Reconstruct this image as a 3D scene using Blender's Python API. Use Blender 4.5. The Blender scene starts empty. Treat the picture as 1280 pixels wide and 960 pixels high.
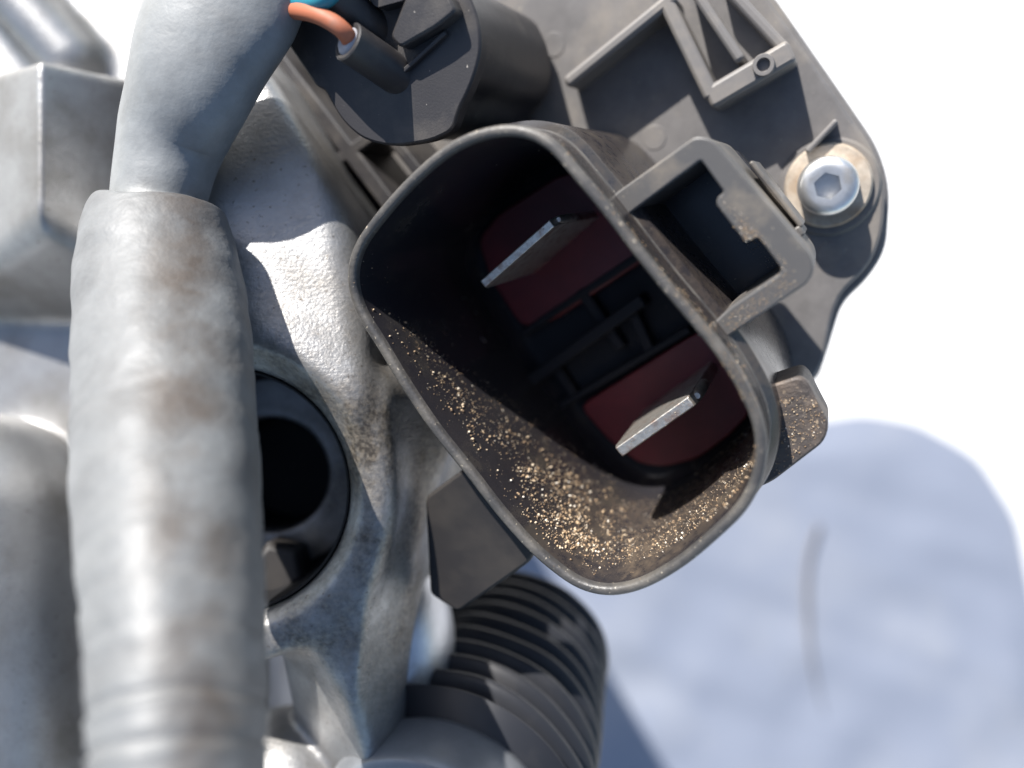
import bpy, bmesh, math, random
import numpy as np
from mathutils import Vector, Matrix, noise
from mathutils.bvhtree import BVHTree

random.seed(7)
rng = np.random.default_rng(7)
scene = bpy.context.scene
COL = scene.collection

# ------------------------------------------------------------------ camera
# all lengths below are millimetres; the lens is CAM_H above the z=0 plane of
# the connector mouth, the ground is GROUND below it.
CAM_H, GROUND, FPX = 85.0, 330.0, 1000.0
S = 0.001


def W(p):
    return Vector((p[0] * S, p[1] * S, (p[2] + GROUND) * S))


cam = bpy.data.cameras.new('camera')
cam.sensor_width = 36.0
cam.lens = 18.0 / 0.64
cam.clip_start = 0.002
cam.clip_end = 20.0
cam.dof.use_dof = True
cam.dof.focus_distance = 0.0925
cam.dof.aperture_fstop = 9.0
camo = bpy.data.objects.new('camera', cam)
camo.location = (0, 0, (CAM_H + GROUND) * S)
COL.objects.link(camo)
scene.camera = camo

# ------------------------------------------------------------------ light
SUN = Vector((-0.42, 0.71, 0.575)).normalized()
elev = math.asin(SUN.z)
azim = math.atan2(SUN.x, SUN.y)           # clockwise from +Y
world = bpy.data.worlds.new('World')
scene.world = world
world.use_nodes = True
wn = world.node_tree
bg = wn.nodes['Background']
sky = wn.nodes.new('ShaderNodeTexSky')
sky.sky_type = 'NISHITA'
sky.sun_disc = False
sky.sun_elevation = elev
sky.sun_rotation = azim
wn.links.new(sky.outputs[0], bg.inputs[0])
bg.inputs[1].default_value = 0.085
sl = bpy.data.lights.new('sun', 'SUN')
sl.energy = 4.6
sl.angle = math.radians(0.5)
sl.color = (1.0, 0.965, 0.92)
so = bpy.data.objects.new('sun', sl)
so.rotation_euler = SUN.to_track_quat('Z', 'Y').to_euler()
so.location = (0, 0, 1)
COL.objects.link(so)
scene.view_settings.view_transform = 'Standard'
scene.view_settings.look = 'None'
scene.view_settings.gamma = 1.0
scene.view_settings.exposure = 1.2
scene.render.engine = 'CYCLES'
scene.cycles.use_denoising = True
scene.cycles.max_bounces = 8


# ------------------------------------------------------------------ materials
def mat(name, base, rough=0.5, metal=0.0, spec=0.5, dirt=None, dirt_amt=0.5, dirt_scale=120.0,
        bump=0.0, bump_scale=2500.0, bump_dist=0.00006, mottled=0.0, rough_var=0.12, extra=None,
        speck=None, speck_scale=2200.0, speck_amt=0.62):
    m = bpy.data.materials.new(name)
    m.use_nodes = True
    nt = m.node_tree
    N, L = nt.nodes, nt.links
    b = N['Principled BSDF']
    b.inputs['Metallic'].default_value = metal
    b.inputs['Specular IOR Level'].default_value = spec
    tc = N.new('ShaderNodeTexCoord')

    def noise_tex(scale, detail=6, rough_=0.6):
        n = N.new('ShaderNodeTexNoise')
        n.inputs['Scale'].default_value = scale
        n.inputs['Detail'].default_value = detail
        n.inputs['Roughness'].default_value = rough_
        L.new(tc.outputs['Object'], n.inputs['Vector'])
        return n

    def ramp(src, a, b_):
        r = N.new('ShaderNodeMapRange')
        r.inputs[1].default_value = a
        r.inputs[2].default_value = b_
        L.new(src, r.inputs[0])
        return r.outputs[0]

    def mix(fac, c1, c2):
        x = N.new('ShaderNodeMix')
        x.data_type = 'RGBA'
        if isinstance(fac, float):
            x.inputs[0].default_value = fac
        else:
            L.new(fac, x.inputs[0])
        for k, c in ((6, c1), (7, c2)):
            if isinstance(c, tuple):
                x.inputs[k].default_value = (*c, 1)
            else:
                L.new(c, x.inputs[k])
        return x.outputs[2]

    col = tuple(base)
    n1 = noise_tex(dirt_scale)
    if mottled:
        n0 = noise_tex(dirt_scale * 2.7, 8, 0.7)
        col = mix(ramp(n0.outputs[0], 0.3, 0.7), tuple(c * (1 - mottled) for c in base),
                  tuple(min(1, c * (1 + mottled)) for c in base))
    if dirt:
        col = mix(ramp(n1.outputs[0], 0.62 - 0.3 * dirt_amt, 0.85 - 0.2 * dirt_amt), col, tuple(dirt))
    if speck:
        n3 = noise_tex(speck_scale, 3, 0.55)
        col = mix(ramp(n3.outputs[0], speck_amt, speck_amt + 0.06), col, tuple(speck))
    if isinstance(col, tuple):
        b.inputs['Base Color'].default_value = (*col, 1)
    else:
        L.new(col, b.inputs['Base Color'])
    rr = N.new('ShaderNodeMapRange')
    rr.inputs[3].default_value = max(0.05, rough - rough_var)
    rr.inputs[4].default_value = min(1, rough + rough_var)
    L.new(n1.outputs[0], rr.inputs[0])
    L.new(rr.outputs[0], b.inputs['Roughness'])
    if bump:
        n2 = noise_tex(bump_scale, 4, 0.6)
        bp = N.new('ShaderNodeBump')
        bp.inputs['Strength'].default_value = bump
        bp.inputs['Distance'].default_value = bump_dist
        L.new(n2.outputs[0], bp.inputs['Height'])
        L.new(bp.outputs[0], b.inputs['Normal'])
    if extra:
        extra(m, nt, b, tc)
    return m


M = {}
M['alu'] = mat('cast aluminium', (0.34, 0.34, 0.34), 0.42, 0.76, dirt=(0.19, 0.18, 0.165), dirt_amt=0.5,
               dirt_scale=75, bump=0.7, bump_scale=2000, bump_dist=0.00012, mottled=0.1, speck=(0.15, 0.135, 0.12), speck_scale=1500, speck_amt=0.66)
M['alu_clean'] = mat('bright aluminium', (0.52, 0.53, 0.56), 0.42, 0.85, bump=0.4, bump_scale=1500, bump_dist=0.0001,
                     mottled=0.12, dirt=(0.35, 0.33, 0.31), dirt_amt=0.3)
M['steel'] = mat('zinc plated steel', (0.66, 0.655, 0.64), 0.38, 0.9, bump=0.2, bump_scale=900, mottled=0.1,
                 dirt=(0.42, 0.36, 0.28), dirt_amt=0.2, dirt_scale=300)
M['brass_dust'] = mat('dusty bushing', (0.42, 0.36, 0.29), 0.6, 0.25, bump=0.6, bump_scale=1200, mottled=0.3,
                      dirt=(0.25, 0.16, 0.09), dirt_amt=0.5, dirt_scale=220)
M['blade'] = mat('tinned blade', (0.50, 0.48, 0.44), 0.46, 0.9, bump=0.6, bump_scale=1400, bump_dist=0.00012,
                 mottled=0.25, dirt=(0.25, 0.14, 0.10), dirt_amt=0.42, dirt_scale=700)
M['shroud'] = mat('black connector plastic', (0.020, 0.019, 0.022), 0.24, spec=0.5, bump=0.12, bump_scale=3000,
                  dirt=(0.05, 0.044, 0.036), dirt_amt=0.25, dirt_scale=160, speck=(0.16, 0.14, 0.11), speck_scale=2600,
                  speck_amt=0.70)
M['divider'] = mat('matt black insert', (0.012, 0.012, 0.015), 0.6, spec=0.25)
M['shading'] = mat('black bore lining', (0.010, 0.010, 0.011), 0.65, spec=0.2)  # near-black so the bore stays dark where sun reaches in
M['rim'] = mat('rubbed dusty rim', (0.05, 0.048, 0.047), 0.42, bump=0.6, bump_scale=2200, bump_dist=0.00012,
               dirt=(0.115, 0.105, 0.092), dirt_amt=0.6, dirt_scale=260, speck=(0.33, 0.29, 0.23), speck_scale=1900, speck_amt=0.66)
M['latch'] = mat('dusty black latch plastic', (0.075, 0.072, 0.07), 0.46, bump=0.35, bump_scale=3200,
                 dirt=(0.17, 0.145, 0.115), dirt_amt=0.4, dirt_scale=200, speck=(0.3, 0.26, 0.2), speck_scale=2300,
                 speck_amt=0.68)
M['cover'] = mat('dusty dark grey cover plastic', (0.125, 0.118, 0.114), 0.5, bump=0.3, bump_scale=3000,
                 dirt=(0.21, 0.185, 0.155), dirt_amt=0.5, dirt_scale=95, mottled=0.2,
                 speck=(0.30, 0.27, 0.22), speck_scale=1500, speck_amt=0.70)
M['rib'] = mat('dark grey rib plastic', (0.15, 0.141, 0.134), 0.5, bump=0.3, bump_scale=3000,
               dirt=(0.24, 0.21, 0.175), dirt_amt=0.4, dirt_scale=110)
M['plug'] = mat('black plug plastic', (0.028, 0.026, 0.027), 0.45, bump=0.4, bump_scale=4000,
                dirt=(0.085, 0.075, 0.065), dirt_amt=0.45, dirt_scale=130, speck=(0.35, 0.32, 0.28), speck_scale=1900,
                speck_amt=0.72)
M['seal'] = mat('grey rubber wire seal', (0.30, 0.30, 0.33), 0.6, bump=0.4, bump_scale=2600,
                dirt=(0.19, 0.17, 0.14), dirt_amt=0.4, dirt_scale=300)
M['red'] = mat('dark red silicone insert', (0.11, 0.010, 0.013), 0.5, bump=0.2, bump_scale=1500, mottled=0.2)
M['foot'] = mat('gritty dark plastic', (0.06, 0.05, 0.045), 0.6, bump=0.9, bump_scale=900, bump_dist=0.0003,
                dirt=(0.14, 0.105, 0.08), dirt_amt=0.6, dirt_scale=260, speck=(0.26, 0.2, 0.14), speck_scale=1500,
                speck_amt=0.64)
M['bracket'] = mat('dull black bracket plastic', (0.016, 0.014, 0.0135), 0.6, bump=0.3, bump_scale=2000,
                   dirt=(0.028, 0.024, 0.021), dirt_amt=0.5, dirt_scale=160)
M['rubber'] = mat('black bellows rubber', (0.017, 0.018, 0.022), 0.46, spec=0.42, bump=0.15, bump_scale=2000,
                  dirt=(0.034, 0.033, 0.034), dirt_amt=0.45, dirt_scale=120)
M['collar'] = mat('grey bellows collar', (0.20, 0.21, 0.225), 0.4, metal=0.4, mottled=0.1)
M['sleeve'] = mat('pale grey vinyl sleeve', (0.20, 0.208, 0.21), 0.45, bump=0.5, bump_scale=420, bump_dist=0.0002,
                  mottled=0.12, dirt=(0.14, 0.14, 0.137), dirt_amt=0.45, dirt_scale=130)
M['wire_orange'] = mat('orange brown wire', (0.34, 0.105, 0.05), 0.62, bump=0.3, bump_scale=1500,
                       dirt=(0.24, 0.11, 0.07), dirt_amt=0.4, dirt_scale=500)
M['wire_teal'] = mat('teal wire', (0.012, 0.18, 0.25), 0.55, bump=0.3, bump_scale=1500,
                     dirt=(0.02, 0.13, 0.19), dirt_amt=0.3, dirt_scale=500)
M['brown'] = mat('grey streak', (0.13, 0.125, 0.13), 0.8)  # even dark grey for the thin streak on the sheet
M['ground'] = mat('sunlit pale concrete', (0.66, 0.65, 0.63), 0.8, bump=0.5, bump_scale=300, bump_dist=0.0006,
                  mottled=0.08, dirt_scale=25)
M['panel'] = mat('pale blue grey plastic sheet', (0.20, 0.222, 0.275), 0.42, dirt=(0.26, 0.275, 0.31), dirt_amt=0.5,
                 dirt_scale=12, mottled=0.0, bump=0.3, bump_scale=60, bump_dist=0.0008)


def stain(m, nt, b, tc):
    """brown rubbed stains along one flank of the tape wrap (object x>0 side)"""
    N, L = nt.nodes, nt.links
    src = b.inputs['Base Color'].links[0].from_socket
    at = N.new('ShaderNodeAttribute')
    at.attribute_name = 'stain'
    n = N.new('ShaderNodeTexNoise')
    n.inputs['Scale'].default_value = 170
    n.inputs['Detail'].default_value = 7
    L.new(tc.outputs['Object'], n.inputs['Vector'])
    r = N.new('ShaderNodeMapRange')
    r.inputs[1].default_value = 0.34
    r.inputs[2].default_value = 0.62
    L.new(n.outputs[0], r.inputs[0])
    mu = N.new('ShaderNodeMath')
    mu.operation = 'MULTIPLY'
    L.new(at.outputs['Fac'], mu.inputs[0])
    L.new(r.outputs[0], mu.inputs[1])
    x = N.new('ShaderNodeMix')
    x.data_type = 'RGBA'
    L.new(mu.outputs[0], x.inputs[0])
    L.new(src, x.inputs[6])
    x.inputs[7].default_value = (0.062, 0.051, 0.044, 1)
    L.new(x.outputs[2], b.inputs['Base Color'])


M['wrap'] = mat('grey tape wrap', (0.14, 0.146, 0.15), 0.52, bump=0.6, bump_scale=260, bump_dist=0.00045,
                mottled=0.12, dirt=(0.09, 0.092, 0.094), dirt_amt=0.5, dirt_scale=110, extra=stain)


def brushed(m, nt, b, tc):
    """diagonal brush marks in the machined pad"""
    N, L = nt.nodes, nt.links
    mp = N.new('ShaderNodeMapping')
    mp.inputs['Rotation'].default_value = (0, 0, math.radians(58))
    mp.inputs['Scale'].default_value = (90, 3600, 90)
    L.new(tc.outputs['Object'], mp.inputs['Vector'])
    n = N.new('ShaderNodeTexNoise')
    n.inputs['Scale'].default_value = 1.0
    n.inputs['Detail'].default_value = 4
    L.new(mp.outputs[0], n.inputs['Vector'])
    bp = N.new('ShaderNodeBump')
    bp.inputs['Strength'].default_value = 0.22
    bp.inputs['Distance'].default_value = 0.00008
    old = b.inputs['Normal'].links[0].from_socket
    L.new(old, bp.inputs['Normal'])
    L.new(n.outputs[0], bp.inputs['Height'])
    L.new(bp.outputs[0], b.inputs['Normal'])


brushed(M['alu'], M['alu'].node_tree, M['alu'].node_tree.nodes['Principled BSDF'],
        [n for n in M['alu'].node_tree.nodes if n.type == 'TEX_COORD'][0])


def film(m, nt, b, tc):
    """settled dust film where the mesh attribute says it collected"""
    N, L = nt.nodes, nt.links
    src = b.inputs['Base Color'].links[0].from_socket
    at = N.new('ShaderNodeAttribute')
    at.attribute_name = 'stain'
    n = N.new('ShaderNodeTexNoise')
    n.inputs['Scale'].default_value = 700
    n.inputs['Detail'].default_value = 8
    n.inputs['Roughness'].default_value = 0.75
    L.new(tc.outputs['Object'], n.inputs['Vector'])
    r_ = N.new('ShaderNodeMapRange')
    r_.inputs[1].default_value = 0.36
    r_.inputs[2].default_value = 0.66
    L.new(n.outputs[0], r_.inputs[0])
    mu = N.new('ShaderNodeMath')
    mu.operation = 'MULTIPLY'
    L.new(at.outputs['Fac'], mu.inputs[0])
    L.new(r_.outputs[0], mu.inputs[1])
    x = N.new('ShaderNodeMix')
    x.data_type = 'RGBA'
    L.new(mu.outputs[0], x.inputs[0])
    L.new(src, x.inputs[6])
    x.inputs[7].default_value = (0.21, 0.155, 0.10, 1)
    L.new(x.outputs[2], b.inputs['Base Color'])
    rs = b.inputs['Roughness'].links[0].from_socket
    y = N.new('ShaderNodeMix')
    L.new(mu.outputs[0], y.inputs[0])
    L.new(rs, y.inputs[2])
    y.inputs[3].default_value = 0.9
    L.new(y.outputs[0], b.inputs['Roughness'])


film(M['shroud'], M['shroud'].node_tree, M['shroud'].node_tree.nodes['Principled BSDF'],
     [n for n in M['shroud'].node_tree.nodes if n.type == 'TEX_COORD'][0])


def grime(m, centre, rad):
    """oily brown grime spread round the lug, fading outwards with a ragged edge"""
    nt = m.node_tree
    N, L = nt.nodes, nt.links
    b = N['Principled BSDF']
    tc = [n for n in N if n.type == 'TEX_COORD'][0]
    src = b.inputs['Base Color'].links[0].from_socket

    def math_(op, a, c):
        x = N.new('ShaderNodeMath')
        x.operation = op
        x.use_clamp = op == 'MULTIPLY_ADD'
        for k, q in enumerate((a, c)):
            if isinstance(q, (int, float)): x.inputs[k].default_value = q
            else: L.new(q, x.inputs[k])
        return x

    vd = N.new('ShaderNodeVectorMath')
    vd.operation = 'DISTANCE'
    L.new(tc.outputs['Object'], vd.inputs[0])
    vd.inputs[1].default_value = centre
    mr = N.new('ShaderNodeMapRange')
    mr.inputs[1].default_value = rad
    mr.inputs[2].default_value = rad * 0.35
    L.new(vd.outputs['Value'], mr.inputs[0])
    n1 = N.new('ShaderNodeTexNoise')
    n1.inputs['Scale'].default_value = 110
    n1.inputs['Detail'].default_value = 7
    n1.inputs['Roughness'].default_value = 0.7
    L.new(tc.outputs['Object'], n1.inputs['Vector'])
    r1 = N.new('ShaderNodeMapRange')
    r1.inputs[1].default_value = 0.30
    r1.inputs[2].default_value = 0.62
    L.new(n1.outputs[0], r1.inputs[0])
    f = math_('MULTIPLY', mr.outputs[0], r1.outputs[0])
    n2 = N.new('ShaderNodeTexNoise')
    n2.inputs['Scale'].default_value = 1700
    n2.inputs['Detail'].default_value = 3
    L.new(tc.outputs['Object'], n2.inputs['Vector'])
    cr = N.new('ShaderNodeMix')
    cr.data_type = 'RGBA'
    r2 = N.new('ShaderNodeMapRange')
    r2.inputs[1].default_value = 0.4
    r2.inputs[2].default_value = 0.66
    L.new(n2.outputs[0], r2.inputs[0])
    L.new(r2.outputs[0], cr.inputs[0])
    cr.inputs[6].default_value = (0.06, 0.05, 0.04, 1)
    cr.inputs[7].default_value = (0.18, 0.152, 0.118, 1)
    x = N.new('ShaderNodeMix')
    x.data_type = 'RGBA'
    L.new(f.outputs[0], x.inputs[0])
    L.new(src, x.inputs[6])
    L.new(cr.outputs[2], x.inputs[7])
    L.new(x.outputs[2], b.inputs['Base Color'])
    mm_ = N.new('ShaderNodeMapRange')
    mm_.inputs[3].default_value = 0.76
    mm_.inputs[4].default_value = 0.35
    L.new(f.outputs[0], mm_.inputs[0])
    L.new(mm_.outputs[0], b.inputs['Metallic'])


def grain_mat():
    m = bpy.data.materials.new('sand grains')
    m.use_nodes = True
    N, L = m.node_tree.nodes, m.node_tree.links
    b = N['Principled BSDF']
    g = N.new('ShaderNodeNewGeometry')
    r = N.new('ShaderNodeValToRGB')
    cr = r.color_ramp
    cr.elements[0].color = (0.20, 0.14, 0.09, 1)
    cr.elements[1].color = (0.80, 0.74, 0.64, 1)
    for p, c in ((0.3, (0.30, 0.205, 0.125)), (0.65, (0.45, 0.33, 0.21)), (0.9, (0.55, 0.45, 0.33))):
        e = cr.elements.new(p)
        e.color = (*c, 1)
    L.new(g.outputs['Random Per Island'], r.inputs[0])
    L.new(r.outputs[0], b.inputs['Base Color'])
    b.inputs['Roughness'].default_value = 0.9
    b.inputs['Specular IOR Level'].default_value = 0.15
    return m


M['grain'] = grain_mat()


# ------------------------------------------------------------------ helpers
def tag(o, label=None, cat=None, group=None, kind=None):
    if label: o['label'] = label
    if cat: o['category'] = cat
    if group: o['group'] = group
    if kind: o['kind'] = kind
    return o


def thing(name, label, cat, at, group=None):
    o = bpy.data.objects.new(name, None)
    o.empty_display_size = 0.005
    o.location = W(at)
    COL.objects.link(o)
    return tag(o, label, cat, group)


def origin_of(o):
    v = Vector((0, 0, 0))
    while o is not None:
        v += o.location
        o = o.parent
    return v


def build(name, verts, faces, m, parent=None, smooth=None, bevel=0.0, seg=2, attr=None, at=None):
    """link a mesh given in millimetres of the scene frame"""
    org = origin_of(parent) if parent else Vector((0, 0, 0))
    loc = Vector((0, 0, 0))
    if at is not None:
        loc = W(at) - org
    base = org + loc
    me = bpy.data.meshes.new(name)
    me.from_pydata([W(v) - base for v in verts], [], faces)
    me.update()
    bm = bmesh.new()
    bm.from_mesh(me)
    bmesh.ops.recalc_face_normals(bm, faces=bm.faces)
    bm.to_mesh(me)
    bm.free()
    me.materials.append(M[m])
    o = bpy.data.objects.new(name, me)
    o.location = loc
    COL.objects.link(o)
    if parent: o.parent = parent
    if attr is not None:
        a = me.attributes.new('stain', 'FLOAT', 'POINT')
        a.data.foreach_set('value', attr)
    if bevel:
        md = o.modifiers.new('bevel', 'BEVEL')
        md.width = bevel * S
        md.segments = seg
        md.limit_method = 'ANGLE'
        md.angle_limit = math.radians(35)
    if smooth is not None:
        for p in me.polygons: p.use_smooth = True
        if smooth < 180:
            me.set_sharp_from_angle(angle=math.radians(smooth))
        if bevel:
            wn_ = o.modifiers.new('wn', 'WEIGHTED_NORMAL')
            wn_.keep_sharp = True
    return o


def P(px, py, z):
    d = CAM_H - z
    return Vector(((px - 640) * d / FPX, (480 - py) * d / FPX, z))


class Frame:
    """plane family perpendicular to w; w=0 is the connector mouth"""
    def __init__(s, C, w):
        s.C, s.w = Vector(C), Vector(w).normalized()
        s.u = (Vector((1, 0, 0)) - s.w * s.w.x).normalized()
        s.v = s.w.cross(s.u)

    def px(s, px, py, lev):
        d = Vector(((px - 640) / FPX, (480 - py) / FPX, -1))
        o = Vector((0, 0, CAM_H))
        q = s.C + s.w * lev
        t = (q - o).dot(s.w) / d.dot(s.w)
        return o + d * t

    def uv(s, px, py, lev):
        p = s.px(px, py, lev) - s.C
        return Vector((p.dot(s.u), p.dot(s.v)))

    def at(s, uv, lev):
        return s.C + s.u * uv[0] + s.v * uv[1] + s.w * lev


F = Frame(P(700, 450, 0), (-0.40, -0.26, 1.0))
FZ = Frame((0, 0, 0), (0, 0, 1))


def catmull(pts, n, closed=True):
    pts = [Vector(p) for p in pts]
    out = []
    k = len(pts)
    segs = k if closed else k - 1
    for i in range(segs):
        if closed:
            p0, p1, p2, p3 = pts[(i - 1) % k], pts[i], pts[(i + 1) % k], pts[(i + 2) % k]
        else:
            p0, p1, p2, p3 = pts[max(i - 1, 0)], pts[i], pts[i + 1], pts[min(i + 2, k - 1)]
        for j in range(n):
            t = j / n
            out.append(0.5 * ((2 * p1) + (p2 - p0) * t + (2 * p0 - 5 * p1 + 4 * p2 - p3) * t * t
                              + (3 * p1 - p0 - 3 * p2 + p3) * t ** 3))
    if not closed: out.append(pts[-1])
    return out


def resample(pts, n):
    pts = [Vector(p) for p in pts]
    k = len(pts)
    L = [0]
    for i in range(k): L.append(L[-1] + (pts[(i + 1) % k] - pts[i]).length)
    out, j = [], 0
    for i in range(n):
        t = L[-1] * i / n
        while L[j + 1] < t: j += 1
        f = (t - L[j]) / max(1e-9, L[j + 1] - L[j])
        out.append(pts[j].lerp(pts[(j + 1) % k], f))
    return out


def area(p):
    return 0.5 * sum(p[i][0] * p[(i + 1) % len(p)][1] - p[(i + 1) % len(p)][0] * p[i][1] for i in range(len(p)))


def inset(p, d):
    """offset a ccw 2-D loop inwards by d"""
    n = len(p)
    out = []
    for i in range(n):
        t = (p[(i + 1) % n] - p[i - 1]).normalized()
        out.append(p[i] + Vector((-t.y, t.x)) * d)
    return out


def round_poly(pts, r, n=5):
    """round the corners of a 2-D polygon; r scalar or per-corner list"""
    k = len(pts)
    out = []
    for i in range(k):
        ri = r[i] if isinstance(r, (list, tuple)) else r
        a, b, c = Vector(pts[i - 1]), Vector(pts[i]), Vector(pts[(i + 1) % k])
        if ri <= 0:
            out.append(b)
            continue
        da, dc = (a - b), (c - b)
        ra = min(ri, da.length * 0.48, dc.length * 0.48)
        p, q = b + da.normalized() * ra, b + dc.normalized() * ra
        for j in range(n + 1):
            t = j / n
            out.append((1 - t) ** 2 * p + 2 * t * (1 - t) * b + t * t * q)
    return out


def prism(fr, uv, lo, hi):
    n = len(uv)
    v = [fr.at(p, hi) for p in uv] + [fr.at(p, lo) for p in uv]
    f = [list(range(n)), list(range(2 * n - 1, n - 1, -1))]
    f += [[i, (i + 1) % n, n + (i + 1) % n, n + i] for i in range(n)]
    return v, f


def plate(name, fr, pxs, lo, hi, m, parent, rnd=0.0, bevel=0.25, smooth=40, seg=2, within=None):
    uv = [fr.uv(x, y, hi) for x, y in pxs]
    if area(uv) < 0: uv = uv[::-1]
    if rnd:
        uv = round_poly(uv, rnd if not isinstance(rnd, list) else rnd)
    if within: uv = clip(uv, within)
    v, f = prism(fr, uv, lo, hi)
    return build(name, v, f, m, parent, smooth, bevel, seg)


def bar(name, fr, a, b, wpx, lo, hi, m, parent, bevel=0.3, rnd=0.6):
    A, B = fr.uv(*a, hi), fr.uv(*b, hi)
    sc = (CAM_H - fr.px(*a, hi).z) / FPX
    t = (B - A).normalized()
    nrm = Vector((-t.y, t.x)) * wpx * sc * 0.5
    uv = round_poly([A - nrm, B - nrm, B + nrm, A + nrm], rnd)
    v, f = prism(fr, uv, lo, hi)
    return build(name, v, f, m, parent, 40, bevel)


def lathe(prof, c, ax, n=48, cap=True):
    """profile [(radius, height along ax)]"""
    ax = Vector(ax).normalized()
    u = ax.orthogonal().normalized()
    v_ = ax.cross(u)
    c = Vector(c)
    V, Fc = [], []
    for r, h in prof:
        for i in range(n):
            a = 2 * math.pi * i / n
            V.append(c + ax * h + (u * math.cos(a) + v_ * math.sin(a)) * r)
    for k in range(len(prof) - 1):
        for i in range(n):
            j = (i + 1) % n
            Fc.append([k * n + i, k * n + j, (k + 1) * n + j, (k + 1) * n + i])
    if cap:
        Fc.append(list(range(n))[::-1])
        Fc.append([(len(prof) - 1) * n + i for i in range(n)])
    return V, Fc


def tube(path, rad, n=16, cap=True):
    V, Fc = [], []
    k = len(path)
    prev = None
    for i, p in enumerate(path):
        t = (path[min(i + 1, k - 1)] - path[max(i - 1, 0)]).normalized()
        if prev is None: u = t.orthogonal().normalized()
        else: u = (prev - t * prev.dot(t)).normalized()
        prev = u
        w_ = t.cross(u)
        r = rad[i] if isinstance(rad, (list, tuple)) else rad
        for j in range(n):
            a = 2 * math.pi * j / n
            V.append(p + (u * math.cos(a) + w_ * math.sin(a)) * r)
    for i in range(k - 1):
        for j in range(n):
            q = (j + 1) % n
            Fc.append([i * n + j, i * n + q, (i + 1) * n + q, (i + 1) * n + j])
    if cap:
        Fc.append(list(range(n))[::-1])
        Fc.append([(k - 1) * n + j for j in range(n)])
    return V, Fc


# ------------------------------------------------------------------ setting
def grid_sheet(name, x0, x1, y0, y1, n, zf, m):
    V, Fc = [], []
    for j in range(n + 1):
        for i in range(n + 1):
            x, y = x0 + (x1 - x0) * i / n, y0 + (y1 - y0) * j / n
            V.append((x, y, zf(x, y)))
    for j in range(n):
        for i in range(n):
            a = j * (n + 1) + i
            Fc.append([a, a + 1, a + n + 2, a + n + 1])
    return build(name, V, Fc, m, None, 180)


g = grid_sheet('ground', -2500, 2500, -2500, 2500, 24, lambda x, y: -GROUND, 'ground')
tag(g, kind='structure')

# pale sheet lying on the concrete: rounded outline, slightly wavy
zs = -GROUND + 3.0
outl = [P(x, y, zs) for x, y in ((560, 1300), (560, 640), (720, 590), (950, 541), (1080, 517), (1150, 530), (1225, 572),
                                (1275, 650), (1300, 780), (1312, 960), (1320, 1300))]
o2 = resample(round_poly([(p.x, p.y) for p in outl], 9.0, 6), 180)
if area(o2) < 0: o2 = o2[::-1]
cx = sum((p for p in o2), Vector((0, 0))) / len(o2)
V, Fc = [], []
NR = 40
for k in range(NR + 1):
    f = 1 - k / NR
    for p in o2:
        q = cx + (p - cx) * f
        e = min(1.0, k / 4)
        zz = zs + 1.6 * noise.noise(Vector((q.x * 0.03, q.y * 0.03, 2.2))) + 0.9 * noise.noise(
            Vector((q.x * 0.02 + q.y * 0.05, q.y * 0.02, 7.0)))
        V.append((q.x, q.y, (zs - 2.2) * (1 - e) + zz * e))
n = len(o2)
for p in o2: V.append((p.x, p.y, -GROUND + 0.05))
for k in range(NR):
    for i in range(n):
        j = (i + 1) % n
        Fc.append([k * n + i, k * n + j, (k + 1) * n + j, (k + 1) * n + i])
b0 = (NR + 1) * n
for i in range(n):
    j = (i + 1) % n
    Fc.append([b0 + i, b0 + j, j, i])
sh = build('plastic_sheet', V, Fc, 'panel', None, 60, at=(cx.x, cx.y, -GROUND))
tag(sh, 'pale blue grey plastic sheet lying on the bright ground behind the connector', 'sheet')

tw = catmull([P(1024, 655, zs + 2.1), P(1011, 700, zs + 2.2), P(1009, 760, zs + 2.2), P(1016, 830, zs + 2.0), P(1030, 892, zs + 1.8)], 8, False)
V, Fc = tube(tw, [0.3 + 0.9 * math.sin(math.pi * min(1, 0.15 + i / len(tw))) ** 0.7 for i in range(len(tw))], 8)
tag(build('streak', V, Fc, 'brown', None, 180, at=tw[0]), 'thin dark twig lying on the pale blue grey sheet', 'streak')


# ------------------------------------------------------------------ cast housing (smooth blend of solids)
def smin(a, b, k):
    h = np.clip(0.5 + 0.5 * (b - a) / k, 0, 1)
    return b + (a - b) * h - k * h * (1 - h)


def smax(a, b, k):
    return -smin(-a, -b, k)


H = 0.55
gx = np.arange(-98, 0, H, dtype=np.float32)
gy = np.arange(-74, 66, H, dtype=np.float32)
gz = np.arange(-86.5, -4, H, dtype=np.float32)
X, Y, Z = gx[:, None, None], gy[None, :, None], gz[None, None, :]


def s_sphere(c, r, e=(1, 1, 1)):
    return (np.sqrt(((X - c[0]) / e[0]) ** 2 + ((Y - c[1]) / e[1]) ** 2 + ((Z - c[2]) / e[2]) ** 2) - r)


def s_cyl(c, r, z0, z1, rd=0.0):
    d = np.sqrt((X - c[0]) ** 2 + (Y - c[1]) ** 2) - (r - rd)
    h = np.abs(Z - (z0 + z1) / 2) - ((z1 - z0) / 2 - rd)
    return np.minimum(np.maximum(d, h), 0) + np.sqrt(np.maximum(d, 0) ** 2 + np.maximum(h, 0) ** 2) - rd


def s_cap(a, b, r, r2=None):
    a, b = np.array(a, np.float32), np.array(b, np.float32)
    ba = b - a
    t = ((X - a[0]) * ba[0] + (Y - a[1]) * ba[1] + (Z - a[2]) * ba[2]) / float(ba @ ba)
    t = np.clip(t, 0, 1)
    rr = r if r2 is None else r + (r2 - r) * t
    return np.sqrt((X - a[0] - ba[0] * t) ** 2 + (Y - a[1] - ba[1] * t) ** 2 + (Z - a[2] - ba[2] * t) ** 2) - rr


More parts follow.
